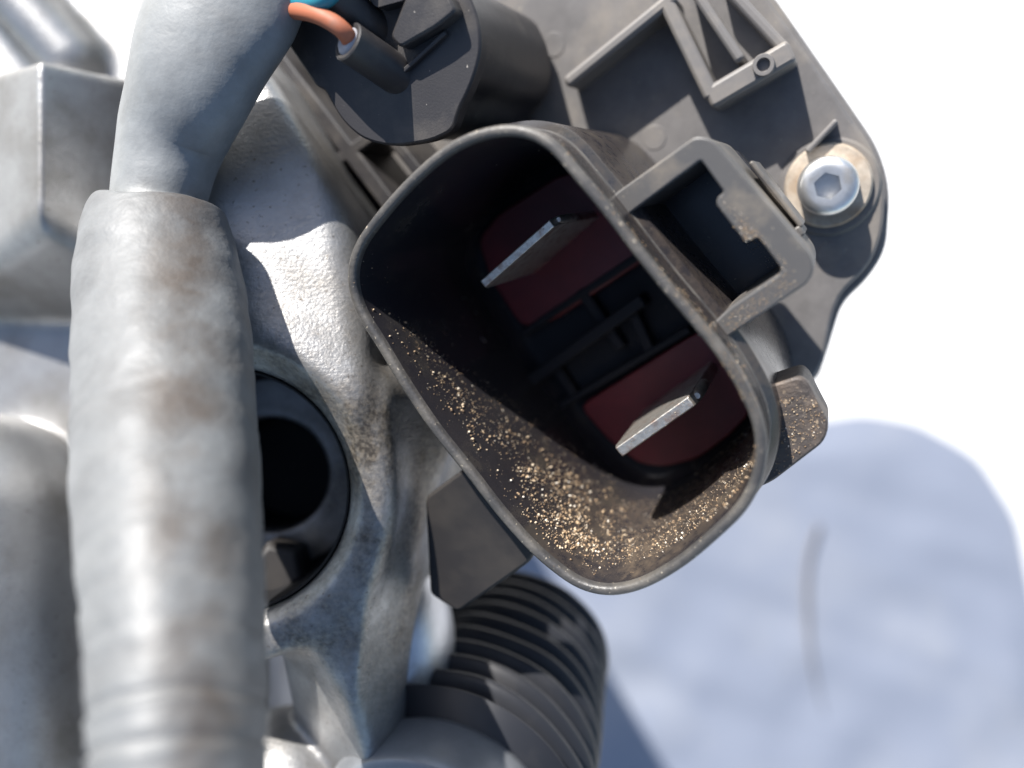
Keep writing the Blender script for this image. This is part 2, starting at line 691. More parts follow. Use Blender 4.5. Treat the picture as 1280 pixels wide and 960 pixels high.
def s_plane(p, nrm):
    nrm = np.array(nrm, np.float32)
    nrm /= np.linalg.norm(nrm)
    return (X - p[0]) * nrm[0] + (Y - p[1]) * nrm[1] + (Z - p[2]) * nrm[2]


def s_box(c, hx, hy, hz, rot=0.0, rd=1.0):
    cs, sn = math.cos(rot), math.sin(rot)
    x = np.abs((X - c[0]) * cs + (Y - c[1]) * sn) - (hx - rd)
    y = np.abs(-(X - c[0]) * sn + (Y - c[1]) * cs) - (hy - rd)
    z = np.abs(Z - c[2]) - (hz - rd)
    return np.minimum(np.maximum(x, np.maximum(y, z)), 0) + np.sqrt(
        np.maximum(x, 0) ** 2 + np.maximum(y, 0) ** 2 + np.maximum(z, 0) ** 2) - rd


def surface_nets(D):
    sx, sy, sz = D.shape
    neg = D < 0
    c = [neg[i:sx - 1 + i, j:sy - 1 + j, k:sz - 1 + k] for i in (0, 1) for j in (0, 1) for k in (0, 1)]
    cnt = sum(a.astype(np.int8) for a in c)
    act = (cnt > 0) & (cnt < 8)
    idx = -np.ones(act.shape, np.int64)
    ii = np.argwhere(act)
    idx[act] = np.arange(len(ii))
    acc = np.zeros((len(ii), 3))
    wt = np.zeros(len(ii))
    corners = [(i, j, k) for i in (0, 1) for j in (0, 1) for k in (0, 1)]
    for a in corners:
        for ax in range(3):
            if a[ax]: continue
            b = list(a)
            b[ax] = 1
            da = D[ii[:, 0] + a[0], ii[:, 1] + a[1], ii[:, 2] + a[2]].astype(float)
            db = D[ii[:, 0] + b[0], ii[:, 1] + b[1], ii[:, 2] + b[2]].astype(float)
            m = (da < 0) != (db < 0)
            t = np.where(m, da / np.where(m, da - db, 1), 0)
            p = np.array(a, float)[None] + 0
            p = np.repeat(p, len(ii), 0)
            p[:, ax] += t
            acc[m] += p[m]
            wt[m] += 1
    pos = ii + acc / wt[:, None]
    quads = []
    for ax in range(3):
        o1, o2_ = [(1, 2), (2, 0), (0, 1)][ax]
        sl0 = [slice(1, -1)] * 3
        sl0[ax] = slice(0, -1)
        sl1 = [slice(1, -1)] * 3
        sl1[ax] = slice(1, None)
        A, B = neg[tuple(sl0)], neg[tuple(sl1)]
        e = np.argwhere(A != B)
        flip = A[tuple(e.T)]
        e = e + 1
        e[:, ax] -= 1
        q = []
        for d1, d2 in ((-1, -1), (0, -1), (0, 0), (-1, 0)):
            w_ = e.copy()
            w_[:, o1] += d1
            w_[:, o2_] += d2
            q.append(idx[tuple(w_.T)])
        q = np.stack(q, 1)
        q[~flip] = q[~flip][:, ::-1]
        quads.append(q)
    return pos, np.concatenate(quads)


def mm(px, py, z):
    return np.array(P(px, py, z), np.float32)


zl = -13.0
Bc = mm(275, 617, zl)
# floor body
D = s_box((-86.0, 0, -68), 44, 84, 19, 0, 4.0)
# machined shoulder between the lug and the black connector, tilted towards the light
pd = s_box(mm(360, 330, -26), 18, 24, 17, math.radians(-20), 4.0)
pd = smax(pd, s_plane(mm(370, 320, -14.5), (0.08, 0.17, 1.0)), 2.0)
pd = smax(pd, s_plane(mm(492, 330, -26), (1.0, 0.25, 0.35)), 3.0)
pd = smax(pd, s_plane(mm(446, 262, -20), (0.84, 0.52, 0.10)), 2.0)
D = smin(D, pd, 7.0)
up = s_cap(mm(255, 40, -36), mm(335, 235, -30), 9.0)
D = smin(D, up, 4.0)
# lug around the bore
lug = s_cyl(Bc, 21.6, -64, zl, 2.2)
D = smin(D, lug, 5.0)
D = smax(D, -s_box(mm(60, 610, -20), 8.5, 30, 14, 0, 2.0), 2.0)
# face running from the lug down to a thin flange: top, oblique flank, outer edge, cut-away below
sb = smax(s_plane(mm(440, 700, -13.6), (-0.04, 0.04, 1)), s_plane(mm(464, 690, -13.8), (0.80, -0.07, 0.50)), 0.7)
sb = smax(sb, s_plane(mm(529, 650, -23), (1.0, -0.10, 0.08)), 1.2)
sb = smax(sb, s_plane(mm(412, 845, -14), (-0.62, -0.36, 0.62)), 2.0)
sb = smax(sb, s_plane(mm(320, 700, -14), (-1, 0, 0)), 2.0)
sb = smax(sb, s_plane(mm(450, 470, -14), (0.25, 1, 0.35)), 3.0)
sb = np.maximum(sb, -66.0 - Z)
D = smin(D, sb, 3.0)
# shoulder that fills the corner beneath the black connector
sh_ = s_box(mm(505, 500, -36), 9.5, 14, 14, math.radians(-28), 4.0)
sh_ = smax(sh_, s_plane(mm(520, 520, -23.5), (0.35, -0.05, 1)), 2.0)
D = smin(D, sh_, 6.0)
D = smin(D, s_cap(mm(545, 585, -37), mm(515, 700, -42), 5.5), 3.0)
# bore with chamfer, step and smaller hole
rb = np.sqrt((X - Bc[0]) ** 2 + (Y - Bc[1]) ** 2)
bore = np.maximum(rb - 15.6, -34.0 - Z)
cham = np.maximum(rb - (15.6 + 1.6 + (Z - zl)), zl - 3.0 - Z)
D = smax(D, -np.minimum(bore, cham), 0.7)
D = np.maximum(D, -np.maximum(rb - 8.5, -52.0 - Z))
# dome at the foot of the flange, bulge beyond it
D = smin(D, s_sphere(mm(362, 985, -33), 11.5), 1.5)
# ridge block far left
rg = np.maximum(s_plane(mm(50, 200, -26), (0.80, 0, 0.6)), s_plane(mm(50, 200, -26), (-0.55, 0.0, 0.83)))
rg = smax(rg, s_plane(mm(100, 92, -33), (0.0, 1, 0.12)), 1.0)
rg = smax(rg, s_plane(mm(100, 350, -38), (0, -1.0, 0.5)), 3.0)
D = smin(D, rg, 2.0)
# barrel lower left
D = smin(D, s_cap(mm(-25, 640, -40), mm(-20, 1040, -34), 15.5), 2.0)
# oblique rib top left
D = smin(D, s_cap(mm(-30, -60, -45), mm(90, 75, -48), 5.0), 3.0)
# gentle casting unevenness
pos, quads = surface_nets(np.ascontiguousarray(D))
pos = np.stack([gx[0] + pos[:, 0] * H, gy[0] + pos[:, 1] * H, gz[0] + pos[:, 2] * H], 1)
housing = thing('gear_housing', 'rough cast aluminium housing with a round bore behind the grey cable', 'housing',
                (-60, 0, -GROUND))
grime(M['alu'], W(P(405, 660, -14)) - housing.location, 0.042)
cast = build('casting', pos.tolist(), quads.tolist(), 'alu', housing, 180)
# added unseen column under the casting, set by where its shadow falls
V, Fc = lathe([(24, -GROUND), (24, -70)], (-74, 14, 0), (0, 0, 1), 48)
build('support_column', V, Fc, 'alu', housing, 40)
# dark lining put in as painted bore shade, with a black tongue in it
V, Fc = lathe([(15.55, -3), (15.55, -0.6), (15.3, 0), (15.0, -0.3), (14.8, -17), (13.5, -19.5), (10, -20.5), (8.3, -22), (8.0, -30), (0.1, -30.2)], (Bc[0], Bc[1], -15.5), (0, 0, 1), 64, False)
build('bore_shading', V, Fc, 'shading', housing, 40)
V, Fc = lathe([(4.2, 0), (4.2, 12), (3.4, 13)], mm(362, 700, -37), (0.12, 0.1, 1), 6)
build('bore_pin', V, Fc, 'bracket', housing, 30, 0.4)
V, Fc = [], []
c = mm(506, 806, -33)
for i in range(25):
    th = math.pi * i / 24
    for j in range(48):
        a = 2 * math.pi * j / 48
        r = math.sin(th) ** 0.85
        V.append((c[0] + 7.4 * r * math.cos(a) * (1 - 0.0 * math.sin(a)), c[1] + 11.5 * math.cos(th) * (1 if th < 1.57 else 1.15), c[2] + 10 * r * math.sin(a)))
for i in range(24):
    for j in range(48):
        Fc.append([i * 48 + j, i * 48 + (j + 1) % 48, (i + 1) * 48 + (j + 1) % 48, (i + 1) * 48 + j])
build('bulge', V, Fc, 'alu_clean', housing, 180)

# ------------------------------------------------------------------ main connector
conn = thing('power_connector', 'open black rectangular socket with two metal blades and sand inside', 'connector',
             F.at((0, 0), -36))
rim_px = [(608, 160), (640, 157), (672, 164), (699, 184), (722, 212), (760, 257), (800, 310), (840, 360), (880, 407),
          (907, 441), (931, 480), (950, 520), (957, 560), (951, 600), (932, 638), (902, 668), (860, 704), (820, 729),
          (790, 741), (756, 745), (722, 736), (692, 716), (660, 688), (620, 643), (580, 591), (540, 541), (500, 482),
          (470, 432), (447, 396), (436, 366), (434, 338), (441, 310), (456, 285), (490, 243), (530, 203), (568, 175)]
loop = resample(catmull([F.uv(x, y, 0) for x, y in rim_px], 8), 180)
for _ in range(3):
    loop = [(loop[i - 1] + loop[i] * 2 + loop[(i + 1) % 180]) / 4 for i in range(180)]
if area(loop) < 0: loop = loop[::-1]
DEPTH = 31.0
prof = [(-1.0, -37.0), (-1.0, -7.6), (-0.9, -7.2), (-0.15, -6.6), (0.0, -6.2), (0.0, -1.3), (-0.18, -1.1), (-0.18, -0.55),
        (-0.05, -0.18), (0.22, 0.0), (0.62, 0.0), (0.88, -0.16), (1.0, -0.5), (1.02, -1.0), (1.2, -2.2), (1.4, -6.0), (1.48, -9.0), (1.55, -12.5), (1.63, -16.0), (1.7, -19.5), (1.8, -23.5),
        (1.9, -DEPTH + 3.5), (2.4, -DEPTH + 1.6), (3.4, -DEPTH + 0.5), (4.8, -DEPTH)]
V, Fc = [], []
nl = len(loop)
for k, (off, lev) in enumerate(prof):
    for p in inset(loop, off): V.append(F.at(p, lev))
for k in range(len(prof) - 1):
    for i in range(nl):
        j = (i + 1) % nl
        Fc.append([k * nl + i, k * nl + j, (k + 1) * nl + j, (k + 1) * nl + i])
b0 = (len(prof) - 1) * nl
Fc.append([b0 + i for i in range(nl)])
film_a = []
for k, (off, lev) in enumerate(prof):
    for i in range(nl):
        p = V[k * nl + i]
        d_ = CAM_H - p[2]
        x_, y_ = 640 + p[0] * FPX / d_, 480 - p[1] * FPX / d_
        a_ = 0.0
        if 12 <= k < 21:
            a_ = 0.26 * math.exp(-((x_ - 735) / 75) ** 2 - ((y_ - 672) / 60) ** 2)
            a_ += 0.34 * math.exp(-(((x_ - 870) * 0.62 + (y_ - 645) * 0.78) / 32) ** 2) if x_ > 780 and lev < -1.5 else 0
            a_ = max(a_, 0.03 * math.exp(-((y_ - 560) / 120) ** 2)) if x_ < 730 else a_
        elif k < 5 and x_ > 690 and y_ < 480:
            a_ = 0.16
        film_a.append(min(1.0, a_))
shroud = build('shroud', V, Fc, 'shroud', conn, 50, attr=film_a)
shroud.data.materials.append(M['rim'])
shroud.data.materials.append(M['divider'])
for p in shroud.data.polygons:
    if p.index // nl in (3, 6, 7, 8, 9, 10, 11, 12): p.material_index = 1
    if p.index // nl >= len(prof) - 2: p.material_index = 2
shroud_bvh = BVHTree.FromPolygons([Vector(v) for v in V], Fc)

def clip(poly, cl):
    out = list(poly)
    for i in range(len(cl)):
        a, b = cl[i], cl[(i + 1) % len(cl)]
        inp, out = out, []
        f = lambda p: (b.x - a.x) * (p.y - a.y) - (b.y - a.y) * (p.x - a.x)
        for k in range(len(inp)):
            p, q = inp[k - 1], inp[k]
            fp, fq = f(p), f(q)
            if (fp >= 0) != (fq >= 0): out.append(p.lerp(q, fp / (fp - fq)))
            if fq >= 0: out.append(q)
    return out


floor_loop = inset(loop, 3.0)[::6]
# red inserts, grid of ribs and blades
plate('seal_insert', F, [(597, 300), (612, 348), (652, 409), (690, 402), (870, 282), (850, 205), (700, 218), (622, 268)],
      -DEPTH + 0.02, -DEPTH + 2.5, 'red', conn, 1.5, 0.3, within=floor_loop)
plate('seal_insert', F, [(724, 508), (758, 548), (798, 580), (832, 584), (872, 574), (945, 520), (990, 440), (935, 385),
                         (860, 422)], -DEPTH + 0.02, -DEPTH + 2.5, 'red', conn, 1.5, 0.3, within=floor_loop)
for a, b, wd, h in (((652, 418), (820, 305), 9, 2.8), ((700, 508), (862, 412), 9, 2.8), ((662, 477), (803, 375), 15, 4.0),
                    ((724, 362), (776, 436), 14, 2.6), ((690, 455), (722, 502), 12, 2.6), ((790, 392), (812, 440), 14, 2.6)):
    bar('divider_rib', F, a, b, wd, -DEPTH + 0.02, -DEPTH + h, 'divider', conn, 0.3, 0.3)


def blade(a, b, thick, tip, lab):
    A, B = F.uv(*a, tip), F.uv(*b, tip)
    t = (B - A).normalized()
    nrm = Vector((-t.y, t.x))
    L = (B - A).length
    # outline of the blade in (t, depth): chamfered tip
    V, Fc = [], []
    secs = [(-DEPTH, 0.0, thick), (tip - 1.6, 0.0, thick), (tip - 0.25, 0.35, thick * 0.92), (tip, 0.5, thick * 0.84)]
    for lev, ins, th in secs:
        for s_, q in ((ins, -1), (L - ins, -1), (L - ins, 1), (ins, 1)):
            V.append(F.at(A + t * s_ + nrm * q * th * 0.5, lev))
    for k in range(3):
        for i in range(4):
            Fc.append([k * 4 + i, k * 4 + (i + 1) % 4, (k + 1) * 4 + (i + 1) % 4, (k + 1) * 4 + i])
    Fc += [[0, 1, 2, 3][::-1], [12, 13, 14, 15]]
    o = build('terminal_blade', V, Fc, 'blade', conn, 30, 0.12)
    o['label'] = lab
    V, Fc = lathe([(thick * 0.45, -6), (thick * 0.45, -0.5), (thick * 0.25, 0)], F.at(B + t * 0.12, tip - 1.3), F.w, 14)
    build('pilot_nib', V, Fc, 'blade', o, 40)
    return o


blade((600, 358), (693, 276), 1.1, -10.5, 'dull shaded terminal blade')
blade((770, 568), (868, 499), 1.5, -10.5, 'brightly lit terminal blade')

# latch box on the outer wall
LV = -6.0


def latch():
    o_ = [F.uv(x, y, LV) for x, y in [(760, 250), (771, 240), (869, 170), (890, 173), (1014, 320), (1018, 338), (1010, 354), (905, 424), (870, 420)]]
    ou = round_poly(o_, [0, 0, 0.6, 0.8, 1.0, 1.0, 1.0, 0, 0])
    i_ = [F.uv(x, y, LV) for x, y in [(776, 276), (792, 263), (876, 200), (905, 240), (896, 247), (895, 256), (931, 303), (948, 297), (979, 339),
                                      (914, 383), (890, 405)]]
    inn = round_poly(i_, [0, 0, 0.3, 0.3, 0.5, 0.5, 0.3, 0.3, 0.7, 0, 0])
    # U-shaped solid: outer path out and inner path back
    uv = ou + inn[::-1]
    if area(uv) < 0: uv = uv[::-1]
    v, f = prism(F, uv, LV - 15, LV)
    return build('latch_frame', v, f, 'latch', conn, 40, 0.35, 3)


latch()
fl_uv = round_poly([F.uv(x, y, LV) for x, y in [(779, 255), (790, 246), (871, 176), (900, 182), (1010, 318), (1010, 344), (902, 417), (876, 416)]], 0.6)
if area(fl_uv) < 0: fl_uv = fl_uv[::-1]
v, f = prism(F, fl_uv, LV - 19, LV - 15.05)
build('latch_floor', v, f, 'shroud', conn, 40, 0.2)
bar('latch_rail', F, (938, 202), (1002, 284), 6, LV - 16, LV - 7.5, 'latch', conn, 0.2, 0.3)
bar('rail_end', F, (984, 300), (1003, 287), 14, LV - 16, LV - 7.4, 'latch', conn, 0.2, 0.3)
# gritty foot at the lower right flank
plate('side_foot', F, [(945, 500), (962, 482), (1000, 470), (1010, 478), (1022, 503), (1037, 531), (1030, 553), (966, 602), (944, 612)],
      -17, -10.5, 'foot', conn, 0.9, 0.5)
# dark bracket below the mouth
plate('mounting_bracket', F, [(531, 622), (588, 580), (674, 678), (662, 703), (572, 766), (537, 743)], -9.5, -6.8, 'bracket', conn, 0.8, 0.4)

# ------------------------------------------------------------------ cover
cover = thing('control_unit_cover', 'dusty dark grey plastic cover with ribs and a bolted corner', 'cover', F.at((5, 25), -50))
CL = -37.0
plate('base_plate', F, [(318, -60), (345, 50), (400, 140), (470, 285), (540, 360), (700, 560), (900, 600), (1020, 470), (1030, 450),
                        (1040, 395), (1052, 366), (1088, 332), (1104, 290), (1107, 232), (1092, 187), (1040, 112), (962, 0), (915, -70)],
      CL - 6, CL, 'cover', cover, [1, 1, 1, 1, 1, 1, 1, 1, .5, 2, 2, 3, 3, 3, 3, 2, 1, 1], 0.6)
plate('skirt', F, [(600, 300), (900, 590), (1024, 470), (1034, 440), (1052, 380), (1086, 348), (1108, 312), (1113, 235), (1098, 184), (1046, 108), (968, -4), (900, -60)],
      CL - 14, CL - 7, 'cover', cover, [1, 1, 1, 1, 2, 3, 3, 3, 3, 2, 1, 1], 0.6)
for a, b, wd, h in (((706, 104), (842, -6), 15, 6), ((829, -4), (890, 122), 19, 6), ((884, 124), (990, 62), 28, 6),
                    ((862, -20), (926, 76), 13, 6), ((905, -20), (985, 66), 15, 3.5), ((1008, 190), (1046, 150), 7, 3)):
    bar('rib', F, a, b, wd, CL - 1, CL + h, 'rib', cover, 0.5, 0.7)
V, Fc = lathe([(1.35, -4), (1.35, 0.75), (1.25, 0.9), (0.85, 0.9), (0.78, 0.8), (0.75, 0.06)], F.px(955, 82, CL + 6.02), F.w, 28)
build('rib_boss', V, Fc, 'rib', cover, 40)
for x, y in ((692, 56), (818, 172), (1038, 318)):
    V, Fc = lathe([(1.7, -0.5), (1.7, 0.02), (1.62, 0.09), (1.2, 0.09)], F.px(x, y, CL), F.w, 28)
    build('ejector_mark', V, Fc, 'cover', cover, 40)
# corner boss with bushing and screw
V, Fc = lathe([(6.6, -5), (6.4, -0.6), (6.0, 0.0)], F.px(1036, 234, CL) + F.w * 0.6, F.w, 40)
build('corner_boss', V, Fc, 'cover', cover, 40)
bc = F.px(1035, 232, CL + 1.0)
V, Fc = lathe([(5.4, -1), (5.4, 0.3), (5.1, 0.7), (3.4, 0.75)], bc, F.w, 44)
build('bushing', V, Fc, 'brass_dust', cover, 40)


def socket_screw(c, r, h, parent):
    n = 48
    prof_ = [(r, 0), (r, h - 0.9), (r * 0.94, h - 0.4), (r * 0.8, h - 0.06), (r * 0.62, h)]
    V, Fc = lathe(prof_, c, F.w, n, cap=False)
    k = (len(prof_) - 1) * n
    # hexagonal recess: blend ring to hexagon then walls and floor
    ax = F.w
    u = ax.orthogonal().normalized()
    v_ = ax.cross(u)
    for lev in (h - 0.05, h - 2.2):
        for i in range(n):
            a = 2 * math.pi * i / n
            seg = (a % (math.pi / 3)) - math.pi / 6
            rh = r * 0.40 / math.cos(seg)
            V.append(c + ax * lev + (u * math.cos(a) + v_ * math.sin(a)) * rh)
    for q in (0, 1):
        for i in range(n):
            j = (i + 1) % n
            Fc.append([k + q * n + i, k + q * n + j, k + (q + 1) * n + j, k + (q + 1) * n + i])
    Fc.append([k + 2 * n + i for i in range(n)])
    return build('socket_screw', V, Fc, 'steel', parent, 35)


socket_screw(bc + F.w * 0.6, 3.7, 4.0, cover)
# ribbed lattice between the housing and the small plug
for a, b, wd in (((332, 55), (520, 300), 22), ((470, 150), (560, 262), 16), ((415, 205), (470, 165), 16), ((365, 40), (392, 78), 14)):
    bar('lattice_bar', F, a, b, wd, -34, -24, 'plug', cover, 0.5, 0.5)
plate('lattice_wall', F, [(300, -40), (370, 60), (470, 200), (590, 330), (520, 330), (440, 270), (330, 60), (270, -40)], -37, -32, 'bracket', cover, 0.5, 0.4)
# motor can under the cover carries it down to the ground side
V, Fc = lathe([(20, -6.2), (20, -34)], F.px(830, 250, CL), F.w, 48)
build('motor_can', V, Fc, 'alu_clean', cover, 40, 0.5)

# ------------------------------------------------------------------ small plug
plug = thing('sensor_plug', 'small matt black plug with an orange brown and a teal wire', 'plug', F.px(520, 60, -34))
PL = -7.0
po = [(330, 12), (352, 45), (395, 108), (405, 112), (426, 150), (452, 174), (490, 184), (540, 176), (566, 163), (573, 138), (590, 104),
      (602, 62), (598, 20), (575, -30), (480, -60)]
plate('face_plate', F, po, PL - 2.2, PL, 'plug', plug, [1, 1, .5, .5, 1.5, 2, 2, 2, 1, .8, 2, 2, 2, 2, 2], 0.3)
body_px = [(420, 20), (445, 130), (480, 170), (530, 168), (560, 150), (572, 118), (592, 98), (599, 60), (594, 20), (570, -30), (480, -50)]
plate('plug_body', F, body_px, -35, PL - 2.25, 'plug', plug, [1, 2, 2, 2, 1.2, .8, 2, 2.5, 2.5, 2, 2], 0.3)
# wire barrels
bx_dir = (F.px(494, 92, PL - 0.5) - F.px(434, 51, PL + 5.2)).normalized()
ends = [(F.px(434, 51, PL + 5.2), 'wire_barrel'), (F.px(404, -10, PL + 5.2), 'wire_barrel')]
for e, nm in ends:
    V, Fc = lathe([(1.6, 0.5), (1.6, 0.08), (1.7, 0), (2.05, 0), (2.2, 0.15), (2.3, 14)], e, bx_dir, 40)
    bo = build(nm, V, Fc, 'plug', plug, 40)
    V, Fc = lathe([(0.9, -0.35), (1.25, -0.3), (1.58, 0.05), (1.58, 1.0)], e, bx_dir, 36)
    build('wire_seal', V, Fc, 'seal', bo, 60)
plate('latch_arm', F, [(487, 46), (508, -8), (560, -8), (570, 14), (545, 34), (500, 60)], PL - 1, PL + 2.2, 'plug', plug, 0.6, 0.35)
plate('latch_bridge', F, [(440, -30), (520, -30), (506, 0), (470, 10)], PL - 1, PL + 2.2, 'plug', plug, 0.5, 0.3)
bar('face_rib', F, (500, 92), (556, 40), 6, PL - 0.5, PL + 0.8, 'plug', plug, 0.2, 0.2)

# ------------------------------------------------------------------ cable with sleeve, tape wrap and wires
harness = thing('wire_harness', 'thick grey sleeved cable with tape wrapped lower length crossing the housing', 'cable',
                P(200, 600, 8))


def sweep(stations, nseg, sub, fn=None):
    """stations: (px, py, z, half width px, half depth mm)"""
    pts = catmull([Vector((P(a, b, z).x, P(a, b, z).y, z)) for a, b, z, _, _ in stations], sub, False)
    par = catmull([Vector((hw * (CAM_H - z) / FPX, hd, b)) for a, b, z, hw, hd in stations], sub, False)
    V, Fc, st = [], [], []
    k = len(pts)
    for i in range(k):
        t = (pts[min(i + 1, k - 1)] - pts[max(i - 1, 0)]).normalized()
        side = t.cross(Vector((0, 0, 1))).normalized()     # in-plane normal
        upv = side.cross(t).normalized()
        for j in range(nseg):
            a = 2 * math.pi * j / nseg
            ca, sa = math.cos(a), math.sin(a)
            r = 1.0 if fn is None else fn(i / (k - 1), a, par[i].z, pts[i])
            V.append(pts[i] + side * ca * par[i].x * r + upv * sa * par[i].y * r)
            st.append(max(0.0, min(1.0, 1.4 * (1 - abs((-ca) - 0.62) / 0.5))) if sa > -0.2 else 0.0)
    for i in range(k - 1):
        for j in range(nseg):
            q = (j + 1) % nseg
            Fc.append([i * nseg + j, i * nseg + q, (i + 1) * nseg + q, (i + 1) * nseg + j])
    Fc.append(list(range(nseg))[::-1])
    Fc.append([(k - 1) * nseg + j for j in range(nseg)])
    return V, Fc, st


def wrap_fn(t, a, py, p):
    r = 1 + 0.022 * noise.noise(p * 0.13 + Vector((math.cos(a), math.sin(a), 0)) * 0.9)
    r += 0.022 * noise.noise(p * 0.33 + Vector((math.cos(a) * 1.8, math.sin(a) * 1.8, 3)))
    y = py + 10 * math.cos(a) + 5 * noise.noise(Vector((math.cos(a) * 1.5, math.sin(a) * 1.5, 5)))
    for edge, h in ((545, 0.02), (700, 0.012), (757, 0.024), (812, 0.026), (850, 0.012), (889, 0.05), (935, 0.06), (985, 0.05)):
        q = (y - edge) / 13.0
        if -1 < q < 1: r += h * (-math.exp(-q * q * 9) + 0.5 * math.exp(-(q - 0.6) ** 2 * 6))
    return r


V, Fc, st = sweep([(197, 258, -10.4, 52, 4.6), (197, 265, -10.3, 68, 5.6), (194, 278, -10.0, 84, 6.8), (196, 305, -9.0, 93, 7.4), (202, 380, -5.6, 104, 8.0),
                   (207, 480, 1.2, 110, 8.0), (211, 600, 9.0, 113, 7.8), (218, 720, 15.5, 109, 7.4), (225, 860, 21.0, 105, 7.0),
                   (227, 960, 24.0, 104, 6.8), (228, 1120, 27.0, 104, 6.8), (226, 1500, 32.0, 112, 6.6)], 72, 18, wrap_fn)
build('tape_wrap', V, Fc, 'wrap', harness, 180, attr=st)


def sl_fn(t, a, py, p):
    return 1 + 0.02 * noise.noise(p * 0.2 + Vector((math.cos(a), math.sin(a), 0)))


V, Fc, st = sweep([(196, 330, -6.5, 54, 4.6), (196, 270, -10.4, 56, 4.7), (204, 220, -11.0, 60, 4.8), (216, 170, -10.6, 67, 5.0),
                   (236, 110, -8.2, 78, 5.0), (260, 50, -7.2, 88, 4.8), (292, 0, -6.4, 88, 4.4), (318, -40, -6, 80, 4.0), (345, -80, -6, 78, 3.8)], 56, 14, sl_fn)
build('sleeve', V, Fc, 'sleeve', harness, 180)


# flared lip of the sleeve where the wires leave it
V, Fc, st = sweep([(262, 84, -9.4, 52, 3.6), (284, 62, -8.8, 52, 3.9), (312, 36, -7.6, 45, 3.8), (338, 17, -6.8, 32, 3.3), (357, 6, -6.4, 20, 2.7)], 40, 8)
build('sleeve_mouth', V, Fc, 'sleeve', harness, 120)
e0 = ends[0][0]
wp = catmull([P(325, 14, -6.2), P(362, 13, -5.6), P(392, 17, e0.z + 0.4), P(417, 29, e0.z + 1.4), P(432, 42, e0.z + 1.0), e0 + bx_dir * 0.6], 10, False)
V, Fc = tube(wp, 0.95, 18)
build('wire', V, Fc, 'wire_orange', harness, 180)['label'] = 'orange brown wire'
e1 = ends[1][0]
wp = catmull([P(325, -8, -6.2), P(352, 0, -5.8), P(380, 3, -4.2), P(402, 0, e1.z + 1.2), P(420, -14, e1.z + 0.8), P(450, -40, e1.z)], 10, False)
V, Fc = tube(wp, 1.05, 18)
build('wire', V, Fc, 'wire_teal', harness, 180)['label'] = 'teal wire'

# ------------------------------------------------------------------ rubber bellows
near, far = P(560, 1012, -27), P(652, 812, -62)
bel = thing('rubber_bellows', 'black corrugated rubber boot below the open socket', 'bellows', far)
ax = (far - near)
Lb = ax.length
NB = 9
prof = []
for i in range(NB * 14 + 1):
    t = i / (NB * 14)
    ph = t * NB
    s_ = 0.5 + 0.5 * math.cos(2 * math.pi * ph)
    R = 20.2 - 4.0 * t
    prof.append((R - 3.0 * (1 - s_ ** 0.55), t * Lb))
V, Fc = lathe(prof, near, ax, 96)
V = [v + Vector((noise.noise(v * 0.09), noise.noise(v * 0.09 + Vector((9, 0, 0))), 0)) * 0.5 for v in V]
build('boot', V, Fc, 'rubber', bel, 180)
V, Fc = lathe([(12, -9.5), (15.5, -9), (16.3, -7.5), (16.4, -2.2), (15.8, -0.8), (15, 0.4)], near, ax, 96)
build('end_collar', V, Fc, 'collar', bel, 50, 0.4)

# ------------------------------------------------------------------ sand grains
ico_v, ico_f = [], []
bm = bmesh.new()
bmesh.ops.create_icosphere(bm, subdivisions=1, radius=1.0)
ico_v = np.array([v.co for v in bm.verts])
ico_f = np.array([[v.index for v in f.verts] for f in bm.faces])
bm.free()


def in_poly(x, y, poly):
    c = False
    j = len(poly) - 1
    for i in range(len(poly)):
        if (poly[i][1] > y) != (poly[j][1] > y) and x < (poly[j][0] - poly[i][0]) * (y - poly[i][1]) / (poly[j][1] - poly[i][1]) + poly[i][0]:
            c = not c
        j = i
    return c


GV, GF, gcount = [], [], 0


def grain(p, nrm, r):
    global gcount
    sc = rng.uniform(0.75, 1.25, 3)
    Q = Matrix.Rotation(rng.uniform(0, 6.28), 3, Vector(rng.normal(size=3)).normalized())
    v = (ico_v * sc * rng.uniform(0.85, 1.15, (len(ico_v), 1))) @ np.array(Q) * r
    c = np.array(p) + np.array(nrm) * r * 0.55
    GV.append(v + c)
    GF.append(ico_f + gcount)
    gcount += len(ico_v)


ray_o = Vector((0, 0, CAM_H))


def scatter(bvh, poly, count, rmin, rmax, power=2.5, dens=None):
    xs, ys = [p[0] for p in poly], [p[1] for p in poly]
    done = tries = 0
    while done < count and tries < count * 30:
        tries += 1
        x, y = rng.uniform(min(xs), max(xs)), rng.uniform(min(ys), max(ys))
        if not in_poly(x, y, poly): continue
        if dens is not None and rng.uniform() > dens(x, y): continue
        d = Vector(((x - 640) / FPX, (480 - y) / FPX, -1)).normalized()
        hit, nrm, _, _ = bvh.ray_cast(ray_o, d)
        if hit is None: continue
        if nrm.dot(d) > 0: nrm = -nrm
        grain(hit, nrm, 0.52 * (rmin + (rmax - rmin) * rng.uniform() ** power))
        done += 1


def clump(x, y):
    return max(0, min(1, 0.15 + 1.5 * noise.noise(Vector((x * 0.02, y * 0.02, 1))) + 0.9 * noise.noise(Vector((x * 0.06, y * 0.06, 4)))))


# diagonal drift on the lower left wall, thick drift in the bottom corner, veil on the lower right wall
def fine(x, y):
    return max(0.0, min(1.0, 0.6 + 1.0 * noise.noise(Vector((x * 0.045, y * 0.045, 9))) + 0.8 * noise.noise(Vector((x * 0.012, y * 0.012, 3)))))


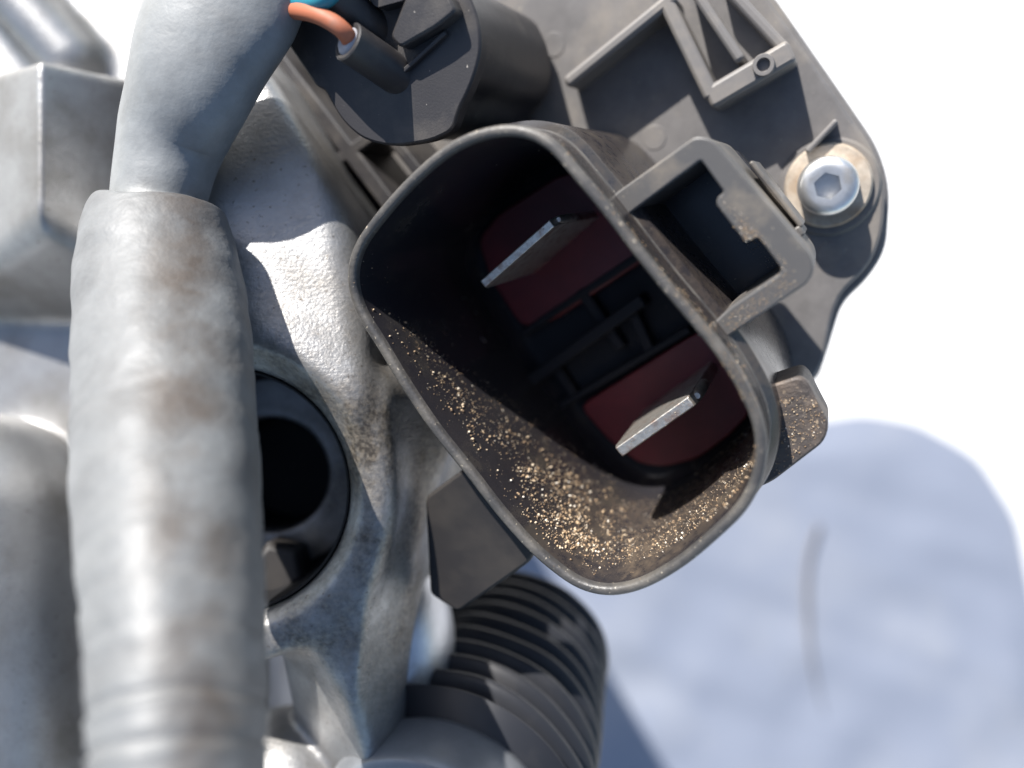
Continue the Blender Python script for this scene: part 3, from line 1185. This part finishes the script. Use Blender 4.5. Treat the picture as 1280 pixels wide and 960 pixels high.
scatter(shroud_bvh, [(560, 470), (610, 520), (700, 575), (780, 620), (800, 690), (745, 720), (690, 690), (630, 620), (590, 560)], 900, 0.07, 0.34, 4.0, fine)
scatter(shroud_bvh, [(640, 580), (720, 590), (770, 660), (770, 705), (725, 706), (680, 670)], 560, 0.08, 0.36, 3.2, fine)
scatter(shroud_bvh, [(690, 640), (745, 650), (750, 700), (712, 698)], 200, 0.08, 0.36, 2.6, fine)
scatter(shroud_bvh, [(450, 375), (500, 395), (560, 450), (660, 540), (660, 600), (590, 550), (520, 470)], 200, 0.05, 0.30, 4.0, fine)
scatter(shroud_bvh, [(490, 390), (600, 470), (760, 590), (790, 650), (650, 600), (560, 500)], 900, 0.04, 0.15, 2.5)
scatter(shroud_bvh, [(740, 640), (850, 610), (940, 530), (948, 570), (900, 640), (830, 690), (770, 712)], 2600, 0.03, 0.13, 2.4)
scatter(shroud_bvh, [(770, 690), (900, 620), (947, 550), (948, 580), (905, 640), (830, 688)], 260, 0.08, 0.30, 3.0, fine)
scatter(shroud_bvh, [(690, 165), (712, 190), (830, 335), (925, 440), (952, 520), (940, 525), (880, 415), (760, 265)], 700, 0.03, 0.13, 3.0, fine)
scatter(shroud_bvh, rim_px, 260, 0.03, 0.13, 3.0)
go = build('sand_grains', np.concatenate(GV).tolist(), np.concatenate(GF).tolist(), 'grain', None, 180)
tag(go, 'loose tan sand grains scattered over the inner walls of the black socket', 'sand', kind='stuff')
# finer grit on the latch frame, blades, foot
GV, GF, gcount = [], [], 0
dg = bpy.context.evaluated_depsgraph_get()


def bvh_of(names):
    V, Fc = [], []
    for o in conn.children_recursive:
        if o.name.split('.')[0] in names:
            me = o.evaluated_get(dg).to_mesh()
            base = origin_of(o)
            k = len(V)
            for v in me.vertices:
                q = (v.co + base) / S
                V.append(Vector((q.x, q.y, q.z - GROUND)))
            Fc += [[k + i for i in p.vertices] for p in me.polygons]
    return BVHTree.FromPolygons(V, Fc)


dg.update()
lbv = bvh_of({'latch_frame', 'latch_floor', 'side_foot', 'terminal_blade'})
scatter(lbv, [(900, 245), (935, 270), (990, 335), (1000, 355), (920, 412), (900, 405), (970, 345), (920, 300)], 420, 0.03, 0.13, 2.5)
scatter(lbv, [(920, 270), (950, 290), (955, 310), (930, 305)], 120, 0.05, 0.15, 2.0)
scatter(lbv, [(900, 400), (975, 350), (985, 360), (915, 415)], 200, 0.03, 0.1, 2.0)
scatter(lbv, [(950, 490), (1020, 500), (1036, 532), (966, 600)], 500, 0.05, 0.2, 3.0, fine)
scatter(lbv, [(598, 350), (693, 268), (700, 280), (606, 366)], 40, 0.03, 0.11, 2.0)
scatter(lbv, [(765, 565), (870, 492), (878, 504), (772, 580)], 40, 0.03, 0.09, 2.0)
go = build('fine_grit', np.concatenate(GV).tolist(), np.concatenate(GF).tolist(), 'grain', None, 180)
tag(go, 'fine tan grit clinging to the latch frame and side foot', 'grit', kind='stuff')
